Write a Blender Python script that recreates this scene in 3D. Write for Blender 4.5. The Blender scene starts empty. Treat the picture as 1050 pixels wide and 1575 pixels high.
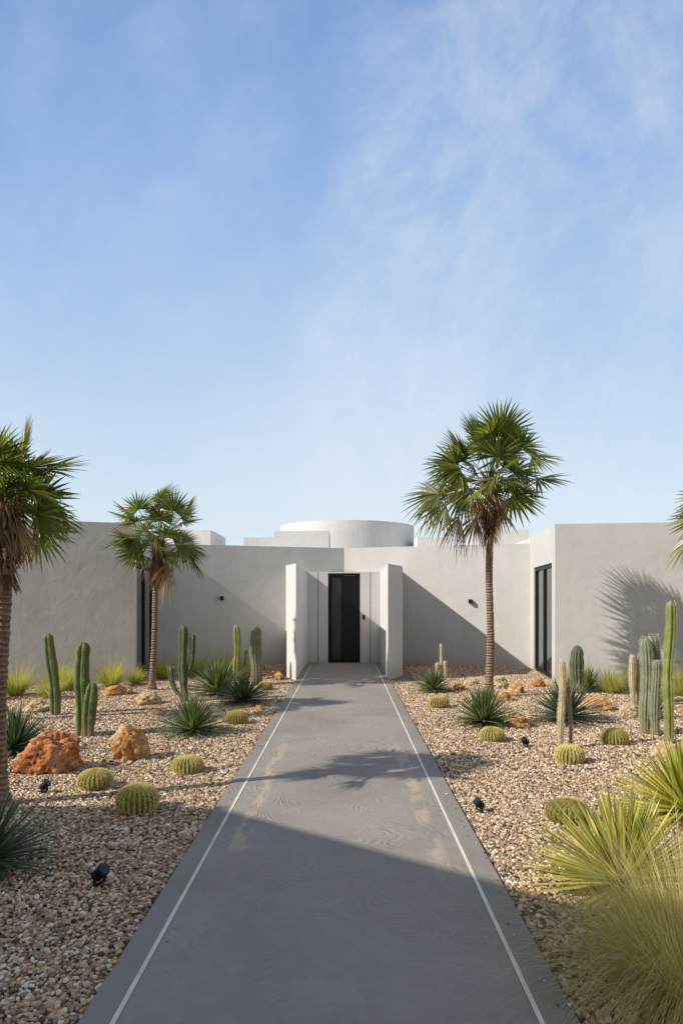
import bpy, bmesh, math, random
import numpy as np
from mathutils import Vector, noise, Matrix
random.seed(7)
S = bpy.context.scene
COL = S.collection

# ---------------------------------------------------------------- helpers
class MB:
    def __init__(s): s.v=[]; s.f=[]
    def add(s, vs, fs):
        o=len(s.v); s.v.extend([tuple(x) for x in vs]); s.f.extend([tuple(i+o for i in f) for f in fs])
    def prism(s, foot, z0, z1):
        n=len(foot)
        vs=[(x,y,z0) for x,y in foot]+[(x,y,z1) for x,y in foot]
        fs=[tuple(range(n))[::-1], tuple(range(n,2*n))]+[(i,(i+1)%n,n+(i+1)%n,n+i) for i in range(n)]
        s.add(vs,fs)
    def box(s,x0,x1,y0,y1,z0,z1):
        s.prism([(x0,y0),(x1,y0),(x1,y1),(x0,y1)],z0,z1)
    def obox(s,p0,p1,n,a,b,z0,z1):
        s.prism([(p0[0]+n[0]*a,p0[1]+n[1]*a),(p1[0]+n[0]*a,p1[1]+n[1]*a),(p1[0]+n[0]*b,p1[1]+n[1]*b),(p0[0]+n[0]*b,p0[1]+n[1]*b)],z0,z1)
    def tube(s, pts, rads, n=12, cap=True):
        o=len(s.v); m=len(pts)
        for k,(p,r) in enumerate(zip(pts,rads)):
            p=Vector(p); q=Vector(pts[min(k+1,m-1)])-Vector(pts[max(k-1,0)])
            q.normalize(); a=q.orthogonal().normalized() if abs(q.z)<.9 else Vector((1,0,0))
            a=(a-q*a.dot(q)).normalized(); b=q.cross(a)
            for i in range(n):
                t=2*math.pi*i/n; s.v.append(tuple(p+(a*math.cos(t)+b*math.sin(t))*r))
        for k in range(m-1):
            for i in range(n):
                j=(i+1)%n; s.f.append((o+k*n+i,o+k*n+j,o+(k+1)*n+j,o+(k+1)*n+i))
        if cap:
            s.f.append(tuple(o+i for i in range(n))[::-1]); s.f.append(tuple(o+(m-1)*n+i for i in range(n)))
    def blade(s,p0,d,side,L,W,droop,prof=(.55,1,.75,.05),ts=(0,.33,.7,1),fold=.35):
        o=len(s.v); nrm=d.cross(side)
        for t,w in zip(ts,prof):
            p=p0+d*(L*t); p=Vector((p.x,p.y,p.z-droop*L*t*t)); w=W*w*.5
            s.v += [tuple(p-side*w),tuple(p+nrm*(w*fold)),tuple(p+side*w)]
        for k in range(len(ts)-1):
            a=o+3*k
            s.f += [(a,a+1,a+4,a+3),(a+1,a+2,a+5,a+4)]
    def strip(s,p0,d,side,L,W,droop,seg=4):
        o=len(s.v)
        for k in range(seg+1):
            t=k/seg; p=p0+d*(L*t); p=Vector((p.x,p.y,p.z-droop*L*t*t)); w=W*.5*(1-.85*t)
            s.v += [tuple(p-side*w),tuple(p+side*w)]
        for k in range(seg):
            a=o+2*k; s.f.append((a,a+1,a+3,a+2))
    def tri(s,a,b,c):
        o=len(s.v); s.v += [tuple(a),tuple(b),tuple(c)]; s.f.append((o,o+1,o+2))

def obj(name, mb, mat, parent=None, smooth=False, fixn=False, loc=None, bevel=0):
    me=bpy.data.meshes.new(name); me.from_pydata(mb.v,[],mb.f); me.update()
    if fixn:
        bm=bmesh.new(); bm.from_mesh(me); bmesh.ops.recalc_face_normals(bm,faces=bm.faces); bm.to_mesh(me); bm.free()
    if smooth: me.polygons.foreach_set('use_smooth',[True]*len(me.polygons))
    if mat: me.materials.append(mat)
    o=bpy.data.objects.new(name,me); COL.objects.link(o)
    if parent: o.parent=parent
    if loc: o.location=loc
    if bevel:
        m=o.modifiers.new('bevel','BEVEL'); m.width=bevel; m.segments=2; m.limit_method='ANGLE'
    return o
def empty(name,loc=(0,0,0),label=None,cat=None,group=None):
    o=bpy.data.objects.new(name,None); o.empty_display_size=.2; COL.objects.link(o); o.location=loc
    tag(o,label,cat,group); return o
def tag(o,label=None,cat=None,group=None):
    if label: o["label"]=label
    if cat: o["category"]=cat
    if group: o["group"]=group
def dup(top,loc,rot=0,sc=1,label=None):
    c=top.copy(); COL.objects.link(c); c.location=loc; c.rotation_euler=(0,0,rot)
    c.scale=(sc,sc,sc) if not isinstance(sc,tuple) else sc
    if label: c["label"]=label
    for ch in top.children:
        k=ch.copy(); COL.objects.link(k); k.parent=c
    return c

# ---------------------------------------------------------------- node helpers
def newmat(name):
    m=bpy.data.materials.new(name); m.use_nodes=True; nt=m.node_tree
    b=nt.nodes['Principled BSDF']; return m,nt,b
class NG:
    def __init__(s,nt): s.nt=nt
    def n(s,t,**k):
        x=s.nt.nodes.new(t)
        for a,b in k.items(): setattr(x,a,b)
        return x
    def put(s,sock,v):
        if hasattr(v,'is_output'): s.nt.links.new(v,sock)
        else: sock.default_value=v
    def m(s,op,a,b=0.0,c=None,clamp=False):
        x=s.n('ShaderNodeMath',operation=op); x.use_clamp=clamp
        s.put(x.inputs[0],a); s.put(x.inputs[1],b)
        if c is not None: s.put(x.inputs[2],c)
        return x.outputs[0]
    def noise(s,vec,scale,detail=4,rough=.55,dist=0):
        x=s.n('ShaderNodeTexNoise'); x.inputs['Scale'].default_value=scale; x.inputs['Detail'].default_value=detail
        x.inputs['Roughness'].default_value=rough; x.inputs['Distortion'].default_value=dist
        if vec is not None: s.nt.links.new(vec,x.inputs['Vector'])
        return x.outputs['Fac']
    def ramp(s,fac,stops,interp='LINEAR'):
        x=s.n('ShaderNodeValToRGB'); r=x.color_ramp; r.interpolation=interp
        while len(r.elements)<len(stops): r.elements.new(.5)
        for e,(p,c) in zip(r.elements,stops):
            e.position=p; e.color=(c[0],c[1],c[2],1) if isinstance(c,(tuple,list)) else (c,c,c,1)
        s.put(x.inputs[0],fac); return x.outputs['Color']
    def mix(s,f,a,b,mode='MIX'):
        x=s.n('ShaderNodeMix',data_type='RGBA',blend_type=mode)
        s.put(x.inputs[0],f)
        for i,v in ((6,a),(7,b)):
            if isinstance(v,tuple): v=(v[0],v[1],v[2],1)
            s.put(x.inputs[i],v)
        return x.outputs[2]
    def smooth(s,v,a,b):
        x=s.n('ShaderNodeMapRange',interpolation_type='SMOOTHSTEP'); s.put(x.inputs[0],v)
        x.inputs[1].default_value=a; x.inputs[2].default_value=b; return x.outputs[0]
    def bump(s,h,strength,dist,b):
        x=s.n('ShaderNodeBump'); x.inputs['Strength'].default_value=strength; x.inputs['Distance'].default_value=dist
        s.nt.links.new(h,x.inputs['Height']); s.nt.links.new(x.outputs[0],b.inputs['Normal'])
    def pos(s): return s.n('ShaderNodeNewGeometry').outputs['Position']
    def objc(s): return s.n('ShaderNodeTexCoord').outputs['Object']
    def island(s): return s.n('ShaderNodeNewGeometry').outputs['Random Per Island']
    def mapping(s,v,scale=(1,1,1),rot=(0,0,0),loc=(0,0,0)):
        if rot!=(0,0,0):
            x=s.n('ShaderNodeMapping'); s.nt.links.new(v,x.inputs[0]); x.inputs['Rotation'].default_value=rot; v=x.outputs[0]
        x=s.n('ShaderNodeMapping'); s.nt.links.new(v,x.inputs[0]); x.inputs['Scale'].default_value=scale
        x.inputs['Location'].default_value=loc; return x.outputs[0]

def stucco(name,c):
    m,nt,b=newmat(name); g=NG(nt); p=g.pos()
    n1=g.noise(p,.7,5,.6,.4); n2=g.noise(p,6,5,.6,.3)
    st=g.noise(g.mapping(p,(3,3,.35)),1.2,4,.6)
    f=g.m('ADD',g.m('MULTIPLY',n1,.55),g.m('MULTIPLY',n2,.25)); f=g.m('ADD',f,g.m('MULTIPLY',st,.2))
    dk=tuple(x*.91 for x in c); lt=tuple(min(1,x*1.05) for x in c)
    col=g.ramp(f,[(.35,dk),(.62,lt)])
    # faint dust stain rising from the ground
    z=g.n('ShaderNodeSeparateXYZ'); nt.links.new(p,z.inputs[0])
    ds=g.m('MULTIPLY',g.m('SUBTRACT',1.,g.smooth(g.m('ADD',z.outputs[2],g.m('MULTIPLY',n2,-.3)),-.12,.22)),.3)
    col=g.mix(ds,col,(.38,.33,.27))
    nt.links.new(col,b.inputs['Base Color']); b.inputs['Roughness'].default_value=.9
    b.inputs['Specular IOR Level'].default_value=.25
    h=g.m('ADD',g.noise(p,3,5,.6,.5),g.m('MULTIPLY',g.noise(p,60,3,.6),.15))
    g.bump(h,.3,.03,b); return m
def plain(name,c,rough=.5,metal=0,spec=.5,var=.15,vs=20):
    m,nt,b=newmat(name); g=NG(nt)
    f=g.noise(g.objc(),vs,4)
    nt.links.new(g.ramp(f,[(.3,tuple(x*(1-var) for x in c)),(.7,tuple(x*(1+var) for x in c))]),b.inputs['Base Color'])
    b.inputs['Roughness'].default_value=rough; b.inputs['Metallic'].default_value=metal
    b.inputs['Specular IOR Level'].default_value=spec
    return m
def cactusmat(name,c,low=(.26,.20,.11),lo=.6):
    m,nt,b=newmat(name); g=NG(nt); p=g.objc()
    f=g.noise(p,5,6,.65); sc=g.noise(p,28,4,.7)
    col=g.ramp(f,[(.3,tuple(x*.68 for x in c)),(.5,c),(.72,tuple(x*1.35 for x in c))])
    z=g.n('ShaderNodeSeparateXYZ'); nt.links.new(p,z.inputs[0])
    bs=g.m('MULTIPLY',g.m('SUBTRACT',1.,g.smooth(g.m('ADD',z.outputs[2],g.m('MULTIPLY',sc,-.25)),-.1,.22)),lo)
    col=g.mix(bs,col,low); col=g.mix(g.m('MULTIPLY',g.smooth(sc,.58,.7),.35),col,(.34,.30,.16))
    nt.links.new(col,b.inputs['Base Color']); b.inputs['Roughness'].default_value=.6; b.inputs['Specular IOR Level'].default_value=.3
    g.bump(sc,.4,.01,b); return m
def leaf(name,stops,tr=.3,rough=.5,trc=None,spec=.4,nlow=.6):
    m,nt,b=newmat(name); g=NG(nt)
    col=g.ramp(g.island(),stops); n=g.noise(g.objc(),9,3)
    col=g.mix(.5,col,g.ramp(n,[(.3,nlow),(.7,1.)]),'MULTIPLY')
    nt.links.new(col,b.inputs['Base Color']); b.inputs['Roughness'].default_value=rough
    b.inputs['Specular IOR Level'].default_value=spec
    t=g.n('ShaderNodeBsdfTranslucent')
    nt.links.new(g.mix(1.,col,trc or (1.6,1.7,.7),'MULTIPLY'),t.inputs[0])
    mx=g.n('ShaderNodeMixShader'); mx.inputs[0].default_value=tr
    nt.links.new(b.outputs[0],mx.inputs[1]); nt.links.new(t.outputs[0],mx.inputs[2])
    nt.links.new(mx.outputs[0],nt.nodes['Material Output'].inputs[0]); return m

# ---------------------------------------------------------------- materials
M_wall=stucco('stucco_grey',(.575,.563,.552))
M_wall2=stucco('stucco_light',(.665,.655,.645))
M_black=plain('black_metal',(.008,.008,.009),.5,spec=.3)
M_door=plain('door_black',(.006,.006,.007),.4,var=.3,spec=.3)
M_glass,nt_,b_=newmat('dark_glass'); b_.inputs['Base Color'].default_value=(.012,.022,.024,1); b_.inputs['Roughness'].default_value=.05; b_.inputs['Specular IOR Level'].default_value=.5
g=NG(nt_); g.bump(g.noise(g.pos(),1.5,2),.04,.05,b_)
M_dglass=plain('door_glass',(.022,.023,.025),.15,spec=.5)

# path concrete
M_path,nt,b=newmat('polished_concrete'); g=NG(nt); p=g.pos()
n1=g.noise(p,.9,6,.6,.6); n2=g.noise(p,14,5,.65,.4)
warp=g.n('ShaderNodeTexNoise'); warp.inputs['Scale'].default_value=1.3; nt.links.new(p,warp.inputs['Vector'])
vm=g.n('ShaderNodeVectorMath',operation='MULTIPLY_ADD'); nt.links.new(warp.outputs['Color'],vm.inputs[0]); vm.inputs[1].default_value=(1.6,1.6,0); nt.links.new(p,vm.inputs[2])
vo=g.n('ShaderNodeTexVoronoi'); vo.inputs['Scale'].default_value=1.5; nt.links.new(vm.outputs[0],vo.inputs['Vector'])
rings=g.m('SINE',g.m('MULTIPLY',vo.outputs['Distance'],80.0))
rmask=g.smooth(g.noise(p,1.7,3),.40,.60)
rg=g.m('MULTIPLY',g.m('MULTIPLY',rings,rmask),g.smooth(g.noise(p,9,3),.36,.62))
sc2=g.smooth(g.noise(g.mapping(p,(1,.4,1),(0,0,.3)),5,8,.75,1.),.56,.70)
f=g.m('ADD',g.m('MULTIPLY',n1,.7),g.m('MULTIPLY',n2,.3))
f=g.m('ADD',f,g.m('MULTIPLY',rg,.06)); f=g.m('ADD',f,g.m('MULTIPLY',sc2,.06))
col=g.ramp(f,[(.30,(.232,.208,.180)),(.5,(.285,.256,.224)),(.70,(.345,.311,.276))])
sx=g.n('ShaderNodeSeparateXYZ'); nt.links.new(p,sx.inputs[0])
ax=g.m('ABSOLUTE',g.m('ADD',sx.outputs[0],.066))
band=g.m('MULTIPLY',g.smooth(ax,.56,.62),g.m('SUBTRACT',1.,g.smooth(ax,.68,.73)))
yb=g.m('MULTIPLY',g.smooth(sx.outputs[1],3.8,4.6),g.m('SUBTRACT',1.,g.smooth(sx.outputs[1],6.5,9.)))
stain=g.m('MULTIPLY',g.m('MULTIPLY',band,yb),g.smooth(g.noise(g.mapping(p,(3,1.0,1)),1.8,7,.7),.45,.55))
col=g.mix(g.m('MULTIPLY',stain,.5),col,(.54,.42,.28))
edge=g.smooth(ax,.83,.86)
col=g.mix(g.m('MULTIPLY',edge,.25),col,(.18,.166,.15))
nt.links.new(col,b.inputs['Base Color']); b.inputs['Roughness'].default_value=.7
b.inputs['Specular IOR Level'].default_value=.15
g.bump(g.m('ADD',g.m('MULTIPLY',rg,.6),g.m('MULTIPLY',n2,.7)),.4,.012,b)
M_line=plain('inlay_pale',(.66,.63,.48),.5,vs=6,var=.14)

# gravel base
M_grav,nt,b=newmat('gravel_base'); g=NG(nt); p=g.pos()
v=g.n('ShaderNodeTexVoronoi'); v.inputs['Scale'].default_value=44; nt.links.new(p,v.inputs['Vector'])
sc=g.n('ShaderNodeSeparateColor'); nt.links.new(v.outputs['Color'],sc.inputs[0])
PEB=[(0,(.08,.055,.038)),(.09,(.24,.155,.095)),(.20,(.48,.33,.205)),(.34,(.36,.285,.205)),(.44,(.63,.465,.305)),(.60,(.34,.21,.13)),(.70,(.55,.37,.235)),(.80,(.74,.61,.44)),(.91,(.84,.77,.64))]
c=g.ramp(sc.outputs[0],PEB,'CONSTANT')
c=g.mix(1.,c,g.ramp(v.outputs['Distance'],[(0.2,.85),(.75,.25)]),'MULTIPLY')
nt.links.new(c,b.inputs['Base Color']); b.inputs['Roughness'].default_value=.85
g.bump(g.m('MULTIPLY',v.outputs['Distance'],-1.),.9,.02,b)
M_peb,nt,b=newmat('pebble'); g=NG(nt)
oi=g.n('ShaderNodeObjectInfo'); c=g.ramp(oi.outputs['Random'],PEB,'CONSTANT')
c=g.mix(.55,c,g.ramp(g.noise(g.objc(),2.2,5,.7),[(.3,.65),(.7,1.15)]),'MULTIPLY')
big=g.noise(g.pos(),.8,3); c=g.mix(1.,c,g.ramp(big,[(.3,(.87,.84,.81)),(.7,(1.,1.,1.))]),'MULTIPLY')
nt.links.new(c,b.inputs['Base Color']); b.inputs['Roughness'].default_value=.65; b.inputs['Specular IOR Level'].default_value=.35
M_soil,nt,b=newmat('dry_soil'); g=NG(nt); nt.links.new(g.ramp(g.noise(g.pos(),.5,8,.65),[(.3,(.18,.13,.09)),(.7,(.30,.23,.16))]),b.inputs['Base Color']); b.inputs['Roughness'].default_value=.95

# ---------------------------------------------------------------- ground, gravel, path
mb=MB(); mb.add([(-600,-600,-.03),(600,-600,-.03),(600,600,-.03),(-600,600,-.03)],[(0,1,2,3)])
o=obj('ground',mb,M_soil); o["kind"]="structure"
mb=MB(); mb.add([(-14,-5,0),(-1.02,-5,0),(-1.02,19,0),(-14,19,0),(.89,-5,0),(14,-5,0),(14,19,0),(.89,19,0)],[(0,1,2,3),(4,5,6,7)])
o=obj('gravel_bed',mb,M_grav); o["kind"]="structure"
mb=MB(); mb.box(-1.033,.901,-5,18.3,-.02,.03)
o=obj('path',mb,M_path,fixn=True,bevel=.006); o["kind"]="structure"
for i,x in enumerate((-.894,.751)):
    mb=MB(); mb.add([(x-.0105,-5,.034),(x+.0105,-5,.034),(x+.0105,17.4,.034),(x-.0105,17.4,.034)],[(0,1,2,3)])
    o=obj('path_marking',mb,M_line); o["kind"]="structure"

# pebbles : points + geometry nodes instancing
rng=np.random.default_rng(3)
def jit(x0,x1,y0,y1,s):
    xs=np.arange(x0,x1,s); ys=np.arange(y0,y1,s); X,Y=np.meshgrid(xs,ys)
    P=np.stack([X.ravel(),Y.ravel()],1)+rng.uniform(-.48,.48,(X.size,2))*s
    return P
def bed(P):
    x,y=P[:,0],P[:,1]; k=(x>-(.56*y+1.0))&(x<(.56*y+1.0))&((x<-1.045)|(x>.913))
    k&=~((y>14.1)&(x>-1.5)&(x<1.45))
    k&=~((y>18.45+.3085*(x+.05))&(x<-.05)); k&=~((y>18.45-.3247*(x+.05))&(x>=-.05))
    k&=~((x<-4.27-.15*(y-13.8))&(y>13.8+.305*(x+4.27))); k&=~((x>4.26+.103*(y-13.94))&(y>13.94-.14*(x-4.26)))
    return P[k]
A=bed(jit(-5.,5.,1.6,6.5,.0185)); B=bed(jit(-9,9,6.5,18.4,.027))
P=np.concatenate([A,B]); n=len(P)
# a few strays that rolled onto the path edge
m_=90; sy=rng.uniform(2.2,13,m_); sxx=np.where(rng.random(m_)<.5,-1.033+rng.exponential(.05,m_),.901-rng.exponential(.05,m_))
zz=rng.uniform(0,.010,n); pts=np.column_stack([P,zz])
r=np.concatenate([rng.uniform(.007,.014,len(A))*np.where(rng.random(len(A))<.07,1.45,1.),rng.uniform(.0095,.0175,len(B))])
pts=np.concatenate([pts,np.column_stack([sxx,sy,np.full(m_,.034)])]); r=np.concatenate([r,rng.uniform(.004,.009,m_)]); n=len(pts)
me=bpy.data.meshes.new('pebbles'); me.vertices.add(n); me.vertices.foreach_set('co',pts.astype(np.float32).ravel()); me.update()
at=me.attributes.new('sc','FLOAT_VECTOR','POINT')
sc3=np.column_stack([r*rng.uniform(.85,1.35,n),r*rng.uniform(.8,1.1,n),r*rng.uniform(.5,.8,n)])
at.data.foreach_set('vector',sc3.astype(np.float32).ravel())
at=me.attributes.new('ro','FLOAT_VECTOR','POINT')
at.data.foreach_set('vector',np.column_stack([rng.normal(0,.35,n),rng.normal(0,.35,n),rng.uniform(0,6.28,n)]).astype(np.float32).ravel())
po=bpy.data.objects.new('pebbles',me); COL.objects.link(po); po["kind"]="stuff"
tag(po,"tan, beige and brown pebble gravel covering the garden beds","gravel")
ng=bpy.data.node_groups.new('pebble_scatter','GeometryNodeTree')
ng.interface.new_socket('Geometry',in_out='INPUT',socket_type='NodeSocketGeometry'); ng.interface.new_socket('Geometry',in_out='OUTPUT',socket_type='NodeSocketGeometry')
N=ng.nodes; L=ng.links
gi=N.new('NodeGroupInput'); go=N.new('NodeGroupOutput'); iop=N.new('GeometryNodeInstanceOnPoints')
gti=N.new('GeometryNodeGeometryToInstance')
for k in range(4):
    ic=N.new('GeometryNodeMeshIcoSphere'); ic.inputs['Subdivisions'].default_value=3 if k<2 else 2; ic.inputs['Radius'].default_value=1
    sp=N.new('GeometryNodeSetPosition'); nx=N.new('ShaderNodeTexNoise'); nx.noise_dimensions='4D'; nx.inputs['W'].default_value=k*7.3; nx.inputs['Scale'].default_value=.8; nx.inputs['Detail'].default_value=1.
    vs=N.new('ShaderNodeVectorMath'); vs.operation='SUBTRACT'; vs.inputs[1].default_value=(.5,.5,.5)
    vsc=N.new('ShaderNodeVectorMath'); vsc.operation='SCALE'; vsc.inputs['Scale'].default_value=1.2
    L.new(nx.outputs['Color'],vs.inputs[0]); L.new(vs.outputs[0],vsc.inputs[0]); L.new(vsc.outputs[0],sp.inputs['Offset'])
    L.new(ic.outputs['Mesh'],sp.inputs['Geometry'])
    ss=N.new('GeometryNodeSetShadeSmooth'); L.new(sp.outputs[0],ss.inputs[0])
    sm=N.new('GeometryNodeSetMaterial'); sm.inputs['Material'].default_value=M_peb; L.new(ss.outputs[0],sm.inputs[0])
    L.new(sm.outputs[0],gti.inputs[0])
L.new(gti.outputs[0],iop.inputs['Instance']); iop.inputs['Pick Instance'].default_value=True
L.new(gi.outputs[0],iop.inputs['Points'])
def na(nm):
    x=N.new('GeometryNodeInputNamedAttribute'); x.data_type='FLOAT_VECTOR'; x.inputs['Name'].default_value=nm; return x.outputs['Attribute']
L.new(na('sc'),iop.inputs['Scale'])
e2=N.new('FunctionNodeEulerToRotation'); L.new(na('ro'),e2.inputs[0]); L.new(e2.outputs[0],iop.inputs['Rotation'])
L.new(iop.outputs[0],go.inputs[0])
md=po.modifiers.new('scatter','NODES'); md.node_group=ng
me.materials.append(M_peb)

# ---------------------------------------------------------------- house
house=empty('house',(0,0,0),"single-storey grey stucco villa with recessed entrance and round roof drum","house")
LA=(-4.27,13.8); LB=(-4.75,17.0); RA=(4.26,13.94); RB=(4.57,16.95)
def lerp(a,b,t): return (a[0]+(b[0]-a[0])*t,a[1]+(b[1]-a[1])*t)
def unit(a,b):
    d=(b[0]-a[0],b[1]-a[1]); l=math.hypot(*d); return (d[0]/l,d[1]/l)
uL=unit(LA,LB); nL=(-uL[1],uL[0])   # into left wing
uR=unit(RA,RB); nR=(uR[1],-uR[0])   # into right wing
def off(p,n,a): return (p[0]+n[0]*a,p[1]+n[1]*a)
def wing(A,Bp,n,t0,t1,rest,H,hw):
    w0=lerp(A,Bp,t0); w1=lerp(A,Bp,t1); d=.3
    mb=MB(); mb.prism([A,w0,off(w0,n,d),off(w1,n,d),w1,Bp]+rest,-.02,hw); mb.prism([A,Bp]+rest,hw,H)
    obj('wall',mb,M_wall,house,fixn=True)
    win=bpy.data.objects.new('window',None); COL.objects.link(win); win.parent=house
    fr=MB(); u=unit(w0,w1); ln=math.hypot(w1[0]-w0[0],w1[1]-w0[1])
    def seg(a,b,z0,z1,mbx,o0=.03,o1=.10): mbx.obox((w0[0]+u[0]*a,w0[1]+u[1]*a),(w0[0]+u[0]*b,w0[1]+u[1]*b),n,o0,o1,z0,z1)
    seg(.003,.10,.03,hw-.003,fr); seg(ln-.10,ln-.003,.03,hw-.003,fr); seg(.10,ln-.10,hw-.09,hw-.003,fr); seg(.10,ln-.10,.03,.09,fr)
    mid=ln*.5; seg(mid-.05,mid+.05,.09,hw-.09,fr)
    obj('frame',fr,M_black,win,fixn=True)
    gl=MB(); seg(.10,mid-.05,.09,hw-.09,gl,.065,.075); seg(mid+.05,ln-.10,.09,hw-.09,gl,.065,.075)
    obj('glass_pane',gl,M_glass,win,fixn=True)
wing(LA,LB,nL,.09,.955,[(-4.9,30),(-16,30),(-16,10.2)],3.23,2.46)
wing(RA,RB,nR,.11,.84,[(4.9,30),(16,30),(16,12.3)],3.23,2.46)
mb=MB(); mb.prism([(-5.1,16.892),(-.05,18.45),(4.9,16.843),(4.9,29.9),(-5.1,29.9)],-.02,3.09)
obj('wall',mb,M_wall,house,fixn=True)
# entrance fins
mb=MB(); mb.prism([(-1.04,14.2),(-1.02,18.2),(-1.5,18.2),(-1.32,15.0)],-.02,2.44)
obj('entrance_wall',mb,M_wall2,house,fixn=True,bevel=.012)
mb=MB(); mb.prism([(.87,14.2),(.90,18.2),(1.5,18.2),(1.26,15.2)],-.02,2.44)
obj('entrance_wall',mb,M_wall2,house,fixn=True,bevel=.012)
mb=MB()
for a,c_ in ((-1.03,-.745),(-.728,-.475),(.372,.635),(.652,.895)): mb.box(a,c_,18.05,18.3,.03,2.43)
mb.box(-.475,.372,18.05,18.3,2.395,2.43)
obj('entrance_panel',mb,M_wall,house,fixn=True)
# door
door=bpy.data.objects.new('door',None); COL.objects.link(door); door.parent=house
fr=MB(); fr.box(-.472,-.42,18.09,18.2,.032,2.392); fr.box(.317,.369,18.09,18.2,.032,2.392); fr.box(-.42,.317,18.09,18.2,2.34,2.392); fr.box(-.42,.317,18.07,18.2,.032,.06)
obj('frame',fr,M_black,door,fixn=True)
lf=MB(); lf.box(-.13,.31,18.12,18.17,.065,2.335); lf.box(-.415,-.37,18.12,18.17,.065,2.335); lf.box(-.37,-.13,18.12,18.17,.065,.11); lf.box(-.37,-.13,18.12,18.17,2.28,2.335)
for k in range(6): lf.box(-.11+k*.058,-.075+k*.058,18.112,18.12,.09,2.31)
obj('door_leaf',lf,M_door,door,fixn=True,bevel=.003)
gl=MB(); gl.box(-.37,-.13,18.14,18.15,.11,2.28); obj('glass_pane',gl,M_dglass,door,fixn=True)
hd=MB(); hd.tube([(.27,18.06,.9),(.27,18.06,1.5)],[.012,.012]); hd.tube([(.27,18.06,.95),(.27,18.12,.95)],[.008]*2,8); hd.tube([(.27,18.06,1.45),(.27,18.12,1.45)],[.008]*2,8)
obj('handle',hd,M_black,door,fixn=True)
ic=MB(); ic.box(.44,.50,18.03,18.049,1.17,1.29); ic.box(.455,.485,18.024,18.03,1.24,1.27)
obj('door_intercom',ic,M_black,house,fixn=True)
# roof volumes
mb=MB(); ring=[(.05+2.62*math.cos(t),27+2.62*math.sin(t)) for t in [2*math.pi*i/96 for i in range(96)]]
mb.prism(ring,3.0,4.56); d_=obj('roof_drum',mb,M_wall2,house,fixn=True)
for x0,x1,y0,y1,h in ((-2.33,-.54,22,23.5,3.93),(-3.9,-2.75,26,28,4.1),(2.5,3.7,24,26,3.92),(4.65,6.4,24,27,4.19),(-6.4,-4.75,24,27,4.17)):
    mb=MB(); mb.box(x0,x1,y0,y1,3.0,h); obj('roof_volume',mb,M_wall2,house,fixn=True,bevel=.01)
# wall lamps
def wall_lamp(x,y,z,n):
    mb=MB(); u=(n[1],-n[0])
    a=(x-u[0]*.045,y-u[1]*.045); c_=(x+u[0]*.045,y+u[1]*.045)
    mb.obox(a,c_,n,.0,.02,z-.05,z+.05); mb.obox(off(a,u,.005),off(c_,u,-.005),n,.02,.12,z-.04,z+.055)
    obj('wall_lamp',mb,M_black,house,fixn=True,bevel=.003)
wall_lamp(-3.18,17.484,1.73,(.295,-.955)); wall_lamp(3.17,17.405,1.65,(-.309,-.951))

# tall building outside the frame that shades the path
nb=empty('building',(0,0,0),"plain tall grey stucco building beside the path, casting shade","building")
mb=MB(); mb.prism([(-4.6,.55),(-7.63,2.84),(-14,3.1),(-14,-9),(-4.0,-9),(-4.0,.1)],-.02,5.0); obj('wall',mb,M_wall,nb,fixn=True)
mb=MB(); mb.obox((-14,3.1),(-7.63,2.84),(0,1),-.25,0.02,5.0,5.05); obj('parapet_cap',mb,M_wall2,nb,fixn=True)

# ---------------------------------------------------------------- palms
M_frond=leaf('palm_green',[(0,(.05,.080,.020)),(.35,(.095,.135,.030)),(.70,(.16,.195,.042)),(.88,(.29,.29,.075)),(1,(.44,.37,.15))],.40,.32,spec=.7)
M_dead=leaf('palm_dead',[(0,(.22,.14,.075)),(.6,(.44,.31,.18)),(1,(.58,.45,.28))],.25,.8,(1.2,1.,.7))
M_trunk,nt,b=newmat('palm_trunk'); g=NG(nt); oc=g.objc()
w=g.n('ShaderNodeTexWave',wave_type='BANDS',bands_direction='Z'); w.inputs['Scale'].default_value=7; w.inputs['Distortion'].default_value=3; w.inputs['Detail'].default_value=3; nt.links.new(oc,w.inputs['Vector'])
c=g.mix(.65,g.ramp(w.outputs['Fac'],[(0,(.08,.04,.026)),(.5,(.25,.13,.085)),(1,(.42,.29,.21))]),g.ramp(g.noise(g.mapping(oc,(30,30,4)),1,5,.7),[(.3,(.10,.06,.04)),(.7,(.38,.25,.18))]))
nt.links.new(c,b.inputs['Base Color']); b.inputs['Roughness'].default_value=.95; g.bump(w.outputs['Fac'],.7,.02,b)
M_fiber=leaf('palm_fibre',[(0,(.09,.05,.032)),(.6,(.24,.145,.085)),(1,(.42,.29,.18))],.05,.95,(1,1,1),.1)

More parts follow.
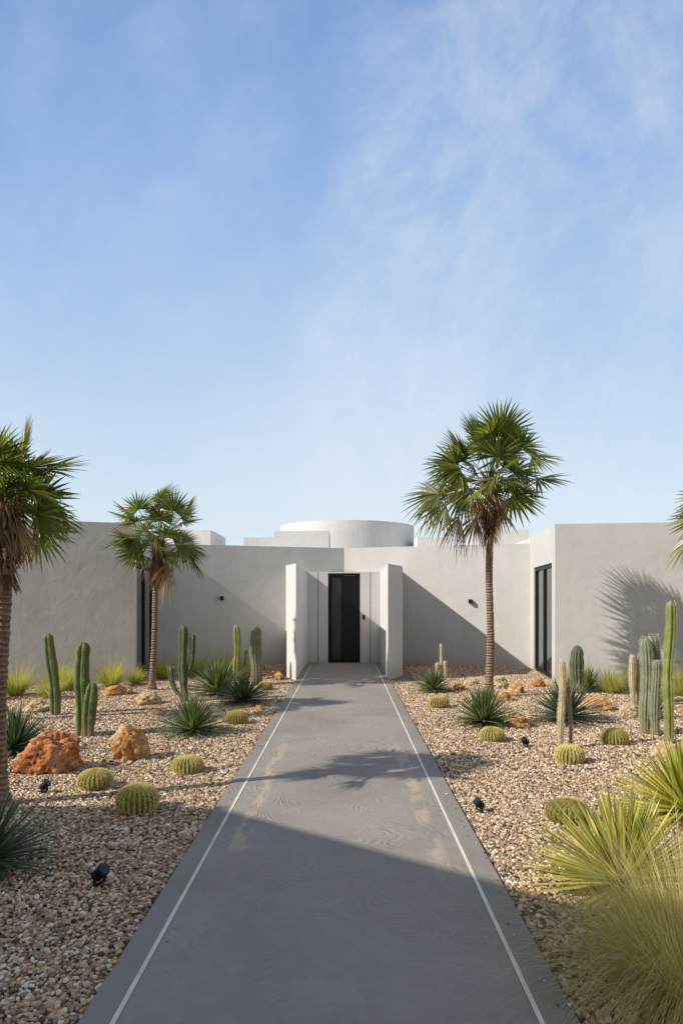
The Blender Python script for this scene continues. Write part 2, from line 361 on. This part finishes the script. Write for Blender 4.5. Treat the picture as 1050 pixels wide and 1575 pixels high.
def fan(mb,base,d,pet,R,rnd,nseg=24,spread=150,tipdroop=.25,cup=.25,roll=0,face=0):
    up=Vector((0,0,1)); side=d.cross(up)
    if side.length<.15: side=Vector((1,0,0))
    side.normalize(); nrm=side.cross(d).normalized()
    side=(side*math.cos(roll)+nrm*math.sin(roll)).normalized(); nrm=side.cross(d).normalized()
    # arching petiole
    hub=base+d*pet; hub.z-=.10*pet
    mid=base+d*(pet*.5); mid.z+=.02
    for a,c_ in ((base,mid),(mid,hub)):
        s2=side*.010*R/.6; o=len(mb.v)
        mb.v += [tuple(a-s2),tuple(a+nrm*.010),tuple(a+s2),tuple(c_-s2),tuple(c_+nrm*.007),tuple(c_+s2)]
        mb.f += [(o,o+1,o+4,o+3),(o+1,o+2,o+5,o+4)]
    # blade plane tips forward from petiole
    d2=(d*math.cos(face)-nrm*math.sin(face)).normalized(); nrm=side.cross(d2).normalized(); d=d2
    dth=math.radians(2*spread/nseg)
    for k in range(nseg):
        th=math.radians(-spread+2*spread*(k+.5)/nseg)+rnd.uniform(-.02,.02)
        dd=(d*math.cos(th)+side*math.sin(th)+nrm*(-cup*abs(math.sin(th*.5)))).normalized()
        sd=dd.cross(nrm).normalized()
        ln=R*(.70+.30*math.cos(th*.55))*rnd.uniform(.90,1.06)
        W=2*ln*.5*math.tan(dth/2)*.98
        dr=tipdroop*rnd.uniform(.3,1.5)
        mb.blade(hub,dd,sd,ln,W,dr*.5,(.08,1.,.60,.03),(0,.46,.74,1),.6)

def palm(base,H,cs,seed,lean=(0,0),label=None,n=30,tr=.08,low=0,deadn=10,extra=(),up=0.,dextra=()):
    rnd=random.Random(seed)
    top=empty('palm_tree',base,label,"palm tree","fan palms in the garden")
    mb=MB(); pts=[];rad=[]
    m=int(H/.03)
    for k in range(m+1):
        t=k/m; z=H*t
        pts.append((lean[0]*t**1.5+.012*math.sin(z*3+seed),lean[1]*t**1.5+.01*math.cos(z*2.3),z-.02))
        rr=tr*(1.18-.25*min(t*3,1)) + (tr*.5*max(0,(t-.72)/.28)) 
        rad.append(rr*(1+(.07 if k%2 else -.04)+rnd.uniform(-.05,.05))+ (.05*tr/.08*max(0,1-z/.15)))
    mb.tube(pts,rad,16); obj('trunk',mb,M_trunk,top,smooth=False)
    fb=MB(); T=Vector((lean[0],lean[1],H))
    for k in range(int(900)):
        t=1-abs(rnd.random()**1.2)*.26; z=H*t; c=Vector((lean[0]*t**1.5,lean[1]*t**1.5,z))
        a=rnd.uniform(0,6.283); r=tr*(1.05+.6*(t-.72)/.28)
        out=Vector((math.cos(a),math.sin(a),0)); d=(out*rnd.uniform(.2,.8)+Vector((0,0,rnd.choice((1,-1,-1.1))))).normalized()
        fb.blade(c+out*r*.8,d,Vector((-out.y,out.x,0)),rnd.uniform(.08,.26)*cs**.5,rnd.uniform(.010,.034),.15)
    obj('leaf_bases',fb,M_fiber,top)
    cr=MB()
    for k in range(n):
        u=(k+.5)/n; el=math.radians(84-u**.9*(94+low)); a=k*2.39996+rnd.uniform(-.5,.5)
        el+=rnd.uniform(-.22,.22)
        d=Vector((math.cos(el)*math.cos(a),math.cos(el)*math.sin(a),math.sin(el)))
        pet=cs*rnd.uniform(.36,.88)*(1+up*(1-u)); R=cs*rnd.uniform(.50,.66)
        fan(cr,T+Vector((0,0,-.25*u*cs)),d,pet,R,rnd,tipdroop=.06+.40*u,spread=rnd.uniform(85,130),roll=rnd.uniform(-1.1,1.1),cup=rnd.uniform(.0,.4),face=rnd.uniform(-.2,.9))
    for (ax_,ay_,az_,pt,RR) in extra:
        d=Vector((ax_,ay_,az_)).normalized(); fan(cr,T+Vector((0,0,-.2)),d,pt,RR,rnd,tipdroop=.6,spread=85,roll=1.1,cup=.3,face=.4)
    obj('crown',cr,M_frond,top)
    dm=MB()
    for k in range(deadn):
        a=k*2.4+rnd.uniform(-.4,.4); el=math.radians(rnd.uniform(-80,-40))
        d=Vector((math.cos(el)*math.cos(a),math.cos(el)*math.sin(a),math.sin(el)))
        fan(dm,T+Vector((math.cos(a)*tr,math.sin(a)*tr,-.10*cs)),d,cs*rnd.uniform(.12,.45),cs*rnd.uniform(.34,.52),rnd,nseg=13,spread=rnd.uniform(28,60),tipdroop=.6,cup=.9,roll=rnd.uniform(-1,1))
    for (ax_,ay_,az_,pt,RR) in dextra:
        d=Vector((ax_,ay_,az_)).normalized(); fan(dm,T+Vector((0,0,-.15)),d,pt,RR,rnd,nseg=18,tipdroop=1.1,spread=55,roll=.9,cup=.8,face=.6)
    obj('dead_fronds',dm,M_dead,top)
    return top
palm((2.46,11.70,0),3.76,1.04,11,(.0,0),"tall fan palm with shaggy brown dead fronds beside the path",n=38,tr=.064,low=-8,deadn=11,up=.26,
     extra=((-1,-.3,-.02,.95,.64),(-.9,-.4,-.25,.9,.58),(-.8,.3,.35,.8,.6)),dextra=((-.8,-.3,-.65,.75,.5),(-.5,-.4,-.9,.6,.46),(.35,-.4,-.9,.5,.45)))
palm((-3.58,12.65,0),2.74,.80,5,(.12,0),"slim small fan palm standing close to the window wall",n=36,tr=.056,low=-6,deadn=7,up=.45,dextra=((.5,-.4,-.8,.45,.45),(.7,-.3,-.6,.4,.45)))
palm((-2.80,5.5,0),2.47,.58,9,(.06,0),"fan palm with dark trunk at the gravel edge",n=40,tr=.066,low=-2,deadn=7,up=.1)
palm((-5.75,9.0,0),3.3,.85,21,(.0,0),"fan palm standing in the gravel near the building",n=26,tr=.07,deadn=5)
palm((5.98,10.6,0),2.9,.80,31,(.0,0),"fan palm with low drooping fronds by the pale wall",n=28,tr=.07,deadn=5)

# ---------------------------------------------------------------- barrel cacti
M_bar=plain('barrel_green',(.17,.19,.045),.6,vs=6,var=.25)
M_spy=leaf('barrel_spines',[(0,(.62,.49,.15)),(.6,(.80,.68,.26)),(1,(.92,.84,.48))],.28,.6,(1.1,1.1,.8),nlow=.85)
def barrel_template():
    top=empty('barrel_cactus',(0,0,0),None,"cactus","golden barrel cacti in the gravel")
    mb=MB(); NR=24; seg=NR*6; nr=22
    def prof(t): # t 0 bottom..1 top
        ph=math.pi*(t); r=math.sin(ph)**.85; z=-math.cos(ph)*.82
        if t>.9: z-= (t-.9)*.7
        return r,z+.70
    for i in range(nr+1):
        t=.06+.94*i/nr; t=min(t,.995); r,z=prof(t)
        for j in range(seg):
            a=2*math.pi*j/seg; w=abs(math.sin(a*NR/2)); rr=r*(1-.16*(1-w)**1.0*min(1,r*2))
            mb.v.append((rr*math.cos(a),rr*math.sin(a),z))
    for i in range(nr):
        for j in range(seg):
            k=(j+1)%seg; mb.f.append((i*seg+j,i*seg+k,(i+1)*seg+k,(i+1)*seg+j))
    mb.f.append(tuple(nr*seg+j for j in range(seg)))
    obj('body',mb,M_bar,top,smooth=True)
    sp=MB(); rnd=random.Random(2)
    for q in range(NR):
        a=2*math.pi*(q+.5)/NR; out0=Vector((math.cos(a),math.sin(a),0)); tn=Vector((-out0.y,out0.x,0))
        for i in range(28):
            t=.18+.79*i/28; r,z=prof(t); p=out0*r+Vector((0,0,z)); n=Vector((out0.x*r,out0.y*r,z-.7)).normalized()
            up=n.cross(tn)
            for k in range(12):
                b=rnd.uniform(0,6.28); d=(n*rnd.uniform(.3,1.)+tn*math.cos(b)*.7+up*math.sin(b)).normalized()
                s_=d.orthogonal().normalized()*.016; L_=rnd.uniform(.12,.22)
                sp.tri(p-s_,p+s_,p+d*L_)
    for k in range(340):
        a=rnd.uniform(0,6.28); rr=rnd.random()**.5*.34; p=Vector((rr*math.cos(a),rr*math.sin(a),1.40)); d=Vector((rnd.uniform(-.5,.5),rnd.uniform(-.5,.5),1)).normalized()
        s_=d.orthogonal().normalized()*.02; sp.tri(p-s_,p+s_,p+d*.12)
    obj('spines',sp,M_spy,top); return top
BT=None
bl=[(-1.635,5.36,.155),(-2.21,6.02,.145),(-1.53,6.59,.142),(-1.47,9.2,.145),(-1.5,12.7,.13),(1.44,10.6,.15),(1.72,8.06,.142),(2.28,6.98,.14),(3.1,7.9,.15),(1.66,5.12,.155)]
for i,(x,y,r) in enumerate(bl):
    lab="round ribbed barrel cactus with golden spines in gravel" if r>.135 else "small round golden barrel cactus near the entrance"
    if i==0:
        BT=barrel_template(); BT.location=(x,y,-.01); BT.scale=(r,r,r*.92); BT["label"]=lab
    else: dup(BT,(x,y,-.01),i*1.1,(r*random.uniform(.96,1.04),r,r*(random.uniform(.78,.9) if i<9 else .72)),lab)

# ---------------------------------------------------------------- columnar cacti
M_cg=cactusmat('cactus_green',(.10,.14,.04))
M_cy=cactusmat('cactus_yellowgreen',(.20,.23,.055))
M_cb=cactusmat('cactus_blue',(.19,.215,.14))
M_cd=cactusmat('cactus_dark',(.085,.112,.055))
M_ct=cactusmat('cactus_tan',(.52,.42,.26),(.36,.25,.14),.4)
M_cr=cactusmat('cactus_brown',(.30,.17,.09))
M_sw=leaf('pale_spines',[(0,(.45,.38,.24)),(1,(.78,.70,.52))],.1,.7,(1,1,1),nlow=.85)
def column(stems,mat,loc,label,ribs=7,depth=.28,dense=1.,rot=0):
    top=empty('column_cactus',loc,label,"cactus","columnar cacti in the gravel"); sp=MB(); rnd=random.Random(int(loc[0]*91+loc[1]*37))
    for st in stems:
        dx,dy,h,r,lx=st[:5]; mt=st[5] if len(st)>5 else mat; curve=st[6] if len(st)>6 else 0; z0=st[7] if len(st)>7 else 0
        mb=MB(); seg=ribs*6; nz=max(14,int(h/.03)); ctr=[]; ph0=rnd.uniform(0,6)
        for i in range(nz+1):
            t=i/nz; z=h*t
            rr=r*(.84+.16*min(1,t*4))*(1+.08*math.sin(z*11+ph0)+.04*math.sin(z*29+ph0*2))
            dz=h-z
            if dz<r*1.6: rr*=math.sqrt(max(0.0,1-(1-dz/(r*1.6))**2))*.98+.02
            cx=dx+lx*t+curve*(1-t)**4+.014*math.sin(z*5+ph0); ctr.append((cx,z+z0,rr))
            for j in range(seg):
                a=2*math.pi*j/seg; w=abs(math.cos(a*ribs/2)); f=1-depth*(1-w)
                mb.v.append((cx+rr*f*math.cos(a),dy+rr*f*math.sin(a),z-.01+z0))
        for i in range(nz):
            for j in range(seg):
                k=(j+1)%seg; mb.f.append((i*seg+j,i*seg+k,(i+1)*seg+k,(i+1)*seg+j))
        mb.f.append(tuple(nz*seg+j for j in range(seg)))
        obj('stem',mb,mt,top,smooth=True)
        zstep=.026/dense; zz=.04
        while zz<h:
            i=min(nz-1,int(zz/h*nz)); cx,_,rr=ctr[i]
            for q in range(ribs):
                a=2*math.pi*q/ribs; o_=Vector((math.cos(a),math.sin(a),0)); p=Vector((cx,dy,zz+z0))+o_*rr*.98
                for k in range(5):
                    d=(o_+Vector((rnd.uniform(-.9,.9),rnd.uniform(-.9,.9),rnd.uniform(-.8,.8)))).normalized()
                    s_=d.orthogonal().normalized()*.002; sp.tri(p-s_,p+s_,p+d*rnd.uniform(.012,.026))
            zz+=zstep
    obj('spines',sp,M_sw,top); top.rotation_euler=(0,0,rot); return top
column([(0,0,1.2,.08,-.10),],M_cg,(-4.2,9.9,0),"leaning ribbed green column cactus in gravel",6)
column([(0,0,1.17,.09,.03,M_cg),(.12,-.06,.68,.08,.03,M_cg),(-.06,.08,.92,.06,.03,M_cg)],M_cg,(-3.24,8.37,0),"three-stemmed thick green column cactus in gravel",6,.32)
column([(0,0,1.28,.070,-.03),(-.16,-.02,.52,.045,-.06,M_cd,.15,.08),(.10,.0,.72,.05,.05,M_cd,-.09,.42)],M_cd,(-2.65,11.2,0),"dark green column cactus with uneven angled arms",5,.35)
column([(0,0,1.18,.07,0),(.17,.05,.66,.05,.02)],M_cy,(-2.27,14.2,0),"yellow-green column cactus pair beside the wall",6)
column([(0,0,1.16,.115,0)],M_cb,(-1.77,13.5,0),"thick grey-green ribbed column cactus near the entrance",12,.2)
column([(0,0,.76,.028,0,M_ct),(.10,-.05,.40,.035,0),(-.08,-.05,.36,.035,0)],M_ct,(2.02,14.6,0),"pale woolly thin cactus cluster by the wall",8,.15,1.)
column([(0,0,.88,.115,0)],M_cd,(4.13,12.2,0),"dark blue-green ribbed column cactus near the window",12,.2)
column([(0,0,1.02,.034,-.01,M_ct),(.10,.05,.72,.016,.0,M_cr)],M_ct,(2.41,7.63,0),"thin pale woolly cactus with a brown stem",10,.15,1.3)
column([(0,0,.84,.038,-.03,M_ct),(.09,.02,.85,.022,.0,M_cr)],M_ct,(4.46,10.6,0),"thin tan cactus beside orange rocks",10,.15,1.3)
column([(0,0,1.22,.075,-.01),(.10,.05,1.24,.075,.02),(.06,-.12,.95,.06,.0)],M_cb,(3.74,8.5,0),"cluster of grey-green ribbed column cacti",12,.2)
column([(0,0,1.67,.060,.03)],M_cy,(3.74,7.95,0),"tallest yellow-green column cactus with bulging stem",6,.3)

# ---------------------------------------------------------------- rosettes (yucca / agave)
M_yg=leaf('yucca_green',[(0,(.08,.12,.06)),(.55,(.14,.19,.09)),(.88,(.23,.27,.12)),(1,(.42,.38,.17))],.25,.45,nlow=.8)
M_yy=leaf('yucca_yellow',[(0,(.13,.165,.03)),(.3,(.30,.33,.05)),(.6,(.56,.51,.10)),(1,(.78,.62,.20))],.34,.38,nlow=.88)
M_yd=leaf('yucca_dark',[(0,(.055,.09,.055)),(.6,(.095,.14,.08)),(1,(.19,.22,.12))],.2,.45,nlow=.8)
def rosette_mesh(seed,n,W,minel=-8,droop=.08):
    rnd=random.Random(seed); mb=MB()
    for k in range(n):
        u=(k+.5)/n; el=math.radians(88-(88-minel)*u**.75)+rnd.uniform(-.13,.13); a=k*2.39996+rnd.uniform(-.25,.25)
        d=Vector((math.cos(el)*math.cos(a),math.cos(el)*math.sin(a),math.sin(el)))
        sd=Vector((-math.sin(a),math.cos(a),0)); L_=rnd.uniform(.78,1.1)*(.9+.1*u)
        mb.blade(Vector((0,0,.10))+d*.06,d,sd,L_,W*rnd.uniform(.8,1.15),droop*rnd.uniform(.2,1.8),(.7,1,.72,.03),(0,.35,.72,1),.5)
    return mb
def rosette(loc,r,mat,label,seed,n=150,W=.055,minel=-5,droop=.07,name='yucca_plant'):
    top=empty(name,loc,label,"plant","spiky rosette plants in the gravel")
    o=obj('leaves',rosette_mesh(seed,n,W,minel,droop),mat,top); o.scale=(r,r,r)
    mb=MB(); mb.tube([(0,0,-.02),(0,0,r*.1),(0,0,r*.2)],[r*.11,r*.12,r*.04],10); obj('stem',mb,M_fiber,top,smooth=True)
    return top
gl_="dense grey-green spiky rosette plant in the gravel"
rosette((-2.24,11.95,0),.68,M_yg,gl_,1,220,.05)
rosette((-1.65,11.0,0),.54,M_yd,"dark green spiky rosette plant in the gravel",2,220,.05)
rosette((-1.89,8.45,0),.52,M_yg,gl_,3,230,.05)
rosette((1.58,12.4,0),.47,M_yg,"small spiky rosette plant near the wall",4,180,.055)
rosette((1.83,9.1,0),.56,M_yg,gl_,5,240,.048)
rosette((3.0,9.35,0),.62,M_yd,"wide dark green spiky rosette beside tan cactus",6,240,.045)
rosette((-3.6,7.4,0),.54,M_yd,"blue-green spiky rosette under the palm",7,200,.05)
rosette((-2.22,4.2,0),.50,M_yd,"dark spiky rosette plant in the shade",8,220,.042)
rosette((2.60,5.2,0),.60,M_yy,"yellow-green spiky rosette plant in sunlight",9,300,.050,-5,.0)
rosette((1.57,3.88,0),.56,M_yy,"large sunlit yellow-green spiky rosette by the path",10,310,.048,-8,.0)
rosette((4.5,12.7,0),.46,M_yd,"dark spiky rosette at the foot of the wall",12,120,.05)
rosette((4.3,9.6,0),.38,M_yd,"small dark spiky rosette between rocks",13,120,.06)

# ---------------------------------------------------------------- grasses
M_gr=leaf('feather_grass',[(0,(.24,.27,.06)),(.5,(.44,.45,.12)),(1,(.68,.63,.28))],.5,.6,(1.5,1.5,.7),nlow=.85)
M_gb=leaf('feather_grass_golden',[(0,(.36,.32,.10)),(.5,(.60,.54,.22)),(.85,(.76,.69,.36)),(1,(.88,.81,.52))],.5,.6,(1.4,1.3,.8),nlow=.95)
def tuft(loc,h,spread,n,W,mat,label,seed,name='ornamental_grass',dr=.5,bias=(0,0),lo=28,mode=72,br=.12):
    rnd=random.Random(seed); mb=MB()
    for k in range(n):
        a=rnd.uniform(0,6.283); el=math.radians(rnd.triangular(lo,90,mode))
        d=Vector((math.cos(el)*math.cos(a)*spread+bias[0],math.cos(el)*math.sin(a)*spread+bias[1],math.sin(el))).normalized()
        b=rnd.random()**.5*br*h; p=Vector((b*math.cos(a),b*math.sin(a),0))
        tw=rnd.uniform(-.8,.8); sd=Vector((-math.sin(a+tw),math.cos(a+tw),0))
        mb.strip(p,d,sd,h*rnd.uniform(.5,1.25),W,dr*rnd.uniform(.2,1.3),6)
    o=obj(name,mb,mat); o.location=loc; tag(o,label,"grass","ornamental grass tufts"); return o
gt="fluffy bright green feather grass tuft by the wall"
for i,(x,y,h) in enumerate([(-4.5,13.1,.70),(-5.2,12.6,.66),(-5.75,11.9,.74),(-2.85,15.6,.68),(-3.25,15.0,.66),(-3.85,14.4,.66),(-2.45,15.2,.66),(4.35,12.7,.70),(4.75,12.2,.62),(5.8,11.9,.74),(5.3,12.6,.64),(-6.1,11.4,.74),(-5.5,13.0,.6),(-2.0,15.6,.5),(-4.15,13.5,.45),(-5.0,11.6,.55),(6.2,12.4,.66),(5.2,11.2,.5)]):
    tuft((x,y,0),h,.9,1250,.0058,M_gr,gt,40+i,dr=.6)
tuft((1.47,2.86,0),1.0,1.0,5200,.0028,M_gb,"large golden feather grass tuft beside the path",77,dr=.8,bias=(-.05,0),lo=15,mode=66,br=.2)
tuft((2.0,3.0,0),.9,1.0,2600,.0028,M_gb,"golden feather grass tuft beside spiky plant",78,dr=.7,lo=15,mode=66,br=.2)

# ---------------------------------------------------------------- rocks
def rockmat(name,a,b_,c,d):
    m,nt,b=newmat(name); g=NG(nt); p=g.objc()
    f=g.m('ADD',g.m('MULTIPLY',g.noise(p,5,8,.72,.6),.65),g.m('MULTIPLY',g.noise(p,26,5,.75),.35))
    nt.links.new(g.ramp(f,[(.38,a),(.45,b_),(.51,c),(.58,d)]),b.inputs['Base Color']); b.inputs['Roughness'].default_value=.88
    g.bump(g.m('ADD',g.noise(p,9,8,.78),g.m('MULTIPLY',g.noise(p,40,4,.7),.35)),.9,.05,b); return m
R_o=rockmat('rock_orange',(.16,.07,.028),(.46,.20,.06),(.64,.34,.12),(.74,.58,.38))
R_d=rockmat('rock_dark_orange',(.08,.035,.02),(.32,.10,.03),(.58,.20,.045),(.60,.42,.27))
R_p=rockmat('rock_pale',(.28,.17,.09),(.50,.33,.16),(.64,.49,.28),(.72,.64,.50))
def rock(x,y,w,h,mat,seed,label):
    bm=bmesh.new(); bmesh.ops.create_icosphere(bm,subdivisions=6 if h>.3 else 5,radius=1)
    o_=Vector((seed*3.1,seed*1.7,seed))
    for v in bm.verts:
        p=v.co.copy(); k=1+.36*noise.noise(p*1.1+o_)+.18*noise.noise(p*2.4+o_)+.09*noise.noise(p*6+o_)+.035*noise.noise(p*15+o_)
        pit=noise.noise(p*3.6+o_*2); k-= .26*max(0,pit-.18)
        v.co=Vector((p.x*k*w*.5,p.y*k*w*.42,(p.z*k*.62+.38)*h*.88))
    me=bpy.data.meshes.new('rock'); bm.to_mesh(me); bm.free(); me.materials.append(mat)
    me.polygons.foreach_set('use_smooth',[True]*len(me.polygons))
    o=bpy.data.objects.new('rock',me); COL.objects.link(o); o.location=(x,y,-.02); o.rotation_euler=(0,0,seed*.3)
    tag(o,label,"rock","rough rocks in the gravel")
for i,(x,y,w,h,m) in enumerate([(-2.86,6.65,.55,.46,R_d),(-2.25,7.15,.34,.42,R_o),(-4.03,12.1,.5,.22,R_o),(-3.17,11.0,.42,.24,R_p),(-2.75,9.9,.26,.12,R_p),
    (2.25,9.0,.38,.22,R_o),(3.04,12.3,.32,.2,R_o),(2.85,12.9,.4,.30,R_p),(3.80,10.4,.46,.24,R_o),(4.15,9.9,.30,.20,R_p),(3.34,7.1,.34,.22,R_p),
    (-1.32,10.3,.2,.1,R_o),(2.0,11.3,.25,.12,R_p),(-4.6,10.2,.4,.2,R_p),(-2.9,12.6,.3,.16,R_p),(2.1,12.7,.25,.16,R_o),(-3.6,9.4,.3,.16,R_p),(3.3,11.2,.3,.15,R_p),
    (-1.5,14.5,.4,.2,R_o),(-1.9,15.2,.3,.15,R_p),(3.0,8.3,.14,.08,R_p),(2.5,13.6,.3,.15,R_p),(3.7,13.2,.3,.18,R_o),(2.62,11.3,.28,.2,R_o)]):
    lab={R_d.name:"large rusty orange and dark rough rock in gravel",R_o.name:"rough orange limestone rock resting on gravel",R_p.name:"pale cream and orange rough rock on gravel"}[m.name]
    rock(x,y,w,h,m,i+1,lab)

# ---------------------------------------------------------------- garden spotlights
def spot():
    top=empty('garden_spotlight',(0,0,0),"small black ground spotlight staked in the gravel","garden light","garden spotlights")
    d=Vector((0,-.75,.66)).normalized(); c=Vector((0,0,.10))
    mb=MB(); mb.tube([c-d*.055,c-d*.045,c+d*.035,c+d*.037,c+d*.055],[.028,.04,.04,.046,.046],24); obj('lamp_head',mb,M_black,top,fixn=True)
    mb=MB(); mb.tube([c+d*.0555,c+d*.0575],[.038,.038],24); obj('lens',mb,M_glass,top,fixn=True)
    mb=MB(); mb.tube([(0,0,-.03),(0,0,.03)],[.012,.012],10); mb.box(-.05,.05,-.012,.012,.026,.034); mb.box(-.052,-.046,-.012,.012,.026,.11); mb.box(.046,.052,-.012,.012,.026,.11)
    mb.tube([(0,0,.0),(0,0,.012)],[.045,.045],20)
    obj('bracket',mb,M_black,top,fixn=True); return top
sp0=spot(); sp0.location=(-1.42,3.94,.0); sp0.rotation_euler=(0,0,1.2); sp0.scale=(.82,)*3
dup(sp0,(-2.58,5.85,.0),1.4,.75); dup(sp0,(1.04,5.33,.0),-1.1,.70); dup(sp0,(2.02,7.7,.0),-1.1,.75)

# ---------------------------------------------------------------- light, sky, camera
ld=Vector((1,.38,-.75)).normalized()
sun=bpy.data.lights.new('sun','SUN'); sun.energy=5.0; sun.angle=math.radians(.5); sun.color=(1,.93,.82)
so=bpy.data.objects.new('sun',sun); COL.objects.link(so); so.rotation_euler=ld.to_track_quat('-Z','Y').to_euler(); so.location=(-20,-8,20)
W=bpy.data.worlds.new("World"); S.world=W; W.use_nodes=True; nt=W.node_tree; g=NG(nt); bg=nt.nodes['Background']
sky=g.n('ShaderNodeTexSky',sky_type='NISHITA'); sky.sun_disc=False; sky.sun_elevation=math.asin(-ld.z); sky.sun_rotation=math.atan2(-ld.x,-ld.y); sky.air_density=1.0; sky.dust_density=.6; sky.ozone_density=1.6
tc=g.n('ShaderNodeTexCoord').outputs['Generated']; sx=g.n('ShaderNodeSeparateXYZ'); nt.links.new(tc,sx.inputs[0])
yy=g.m('MAXIMUM',sx.outputs[1],.15); u=g.m('DIVIDE',sx.outputs[0],yy); v=g.m('DIVIDE',g.m('MAXIMUM',sx.outputs[2],0.),yy)
cv=g.n('ShaderNodeCombineXYZ'); nt.links.new(u,cv.inputs[0]); nt.links.new(v,cv.inputs[1]); uv=cv.outputs[0]
K=1/.14
rampn=g.ramp(g.m('MULTIPLY',v,1.0,clamp=True),[(0,(.79,.88,.92)),(.15,(.68,.81,.93)),(.4,(.43,.61,.89)),(.65,(.265,.455,.80)),(.95,(.16,.325,.68))])
grad=g.mix(1.,rampn,(K,K,K),'MULTIPLY')
base=g.mix(.88,sky.outputs[0],grad)
# drifting high cirrus
uc=g.m('ADD',g.m('MULTIPLY',g.m('MULTIPLY',v,v),.16),-.07)
wob=g.m('MULTIPLY',g.m('SUBTRACT',g.noise(uv,2.2,8,.62),.5),.30)
du=g.m('ADD',g.m('SUBTRACT',u,uc),wob)
plume=g.m('MULTIPLY',g.smooth(du,-.08,.08),g.m('SUBTRACT',1.,g.m('MULTIPLY',g.smooth(du,.08,.65),.75)))
st=g.noise(g.mapping(uv,(3.4,1.7,1),(0,0,.45)),1.9,12,.66,.6)
st2=g.noise(g.mapping(uv,(5.,2.0,1),(0,0,.95)),1.9,12,.68,.6)
st3=g.noise(g.mapping(uv,(5.,2.0,1),(0,0,-.5),(2,5,0)),1.9,12,.68,.6)
wisp=g.m('ADD',g.m('MULTIPLY',g.smooth(st,.34,.72),.45),g.m('MULTIPLY',g.smooth(st2,.37,.76),.33))
wisp=g.m('ADD',wisp,g.m('MULTIPLY',g.smooth(st3,.38,.76),.28))
soft=g.smooth(g.noise(g.mapping(uv,(1.2,1.,1),(0,0,.6),(3,1,0)),1.5,9,.6),.36,.76)
dens=g.m('ADD',g.m('MULTIPLY',plume,g.m('ADD',g.m('MULTIPLY',wisp,.46),.09)),g.m('MULTIPLY',soft,.15))
dens=g.m('ADD',dens,g.m('MULTIPLY',g.m('MULTIPLY',wisp,g.m('ADD',soft,.3)),.18))
dens=g.m('ADD',dens,0.0,clamp=True)
front=g.mix(dens,base,(.84*K,.89*K,.96*K))
# unseen sky around and behind the viewpoint, added as warm fill for bluish shade
bk=g.mix(.35,(.54*K,.525*K,.50*K),sky.outputs[0])
col=g.mix(g.smooth(sx.outputs[1],-.1,.45),bk,front)
nt.links.new(col,bg.inputs[0]); bg.inputs[1].default_value=.14
cam=bpy.data.cameras.new('camera'); co=bpy.data.objects.new('camera',cam); COL.objects.link(co); S.camera=co
co.location=(0,0,1.65); co.rotation_euler=(math.radians(90),0,0)
cam.sensor_fit='VERTICAL'; cam.sensor_height=36; cam.sensor_width=24; cam.lens=24; cam.shift_y=137.5/1575; cam.shift_x=-7/1575; cam.clip_end=3000; cam.clip_start=.05
S.view_settings.view_transform='Standard'; S.view_settings.look='None'; S.view_settings.exposure=0
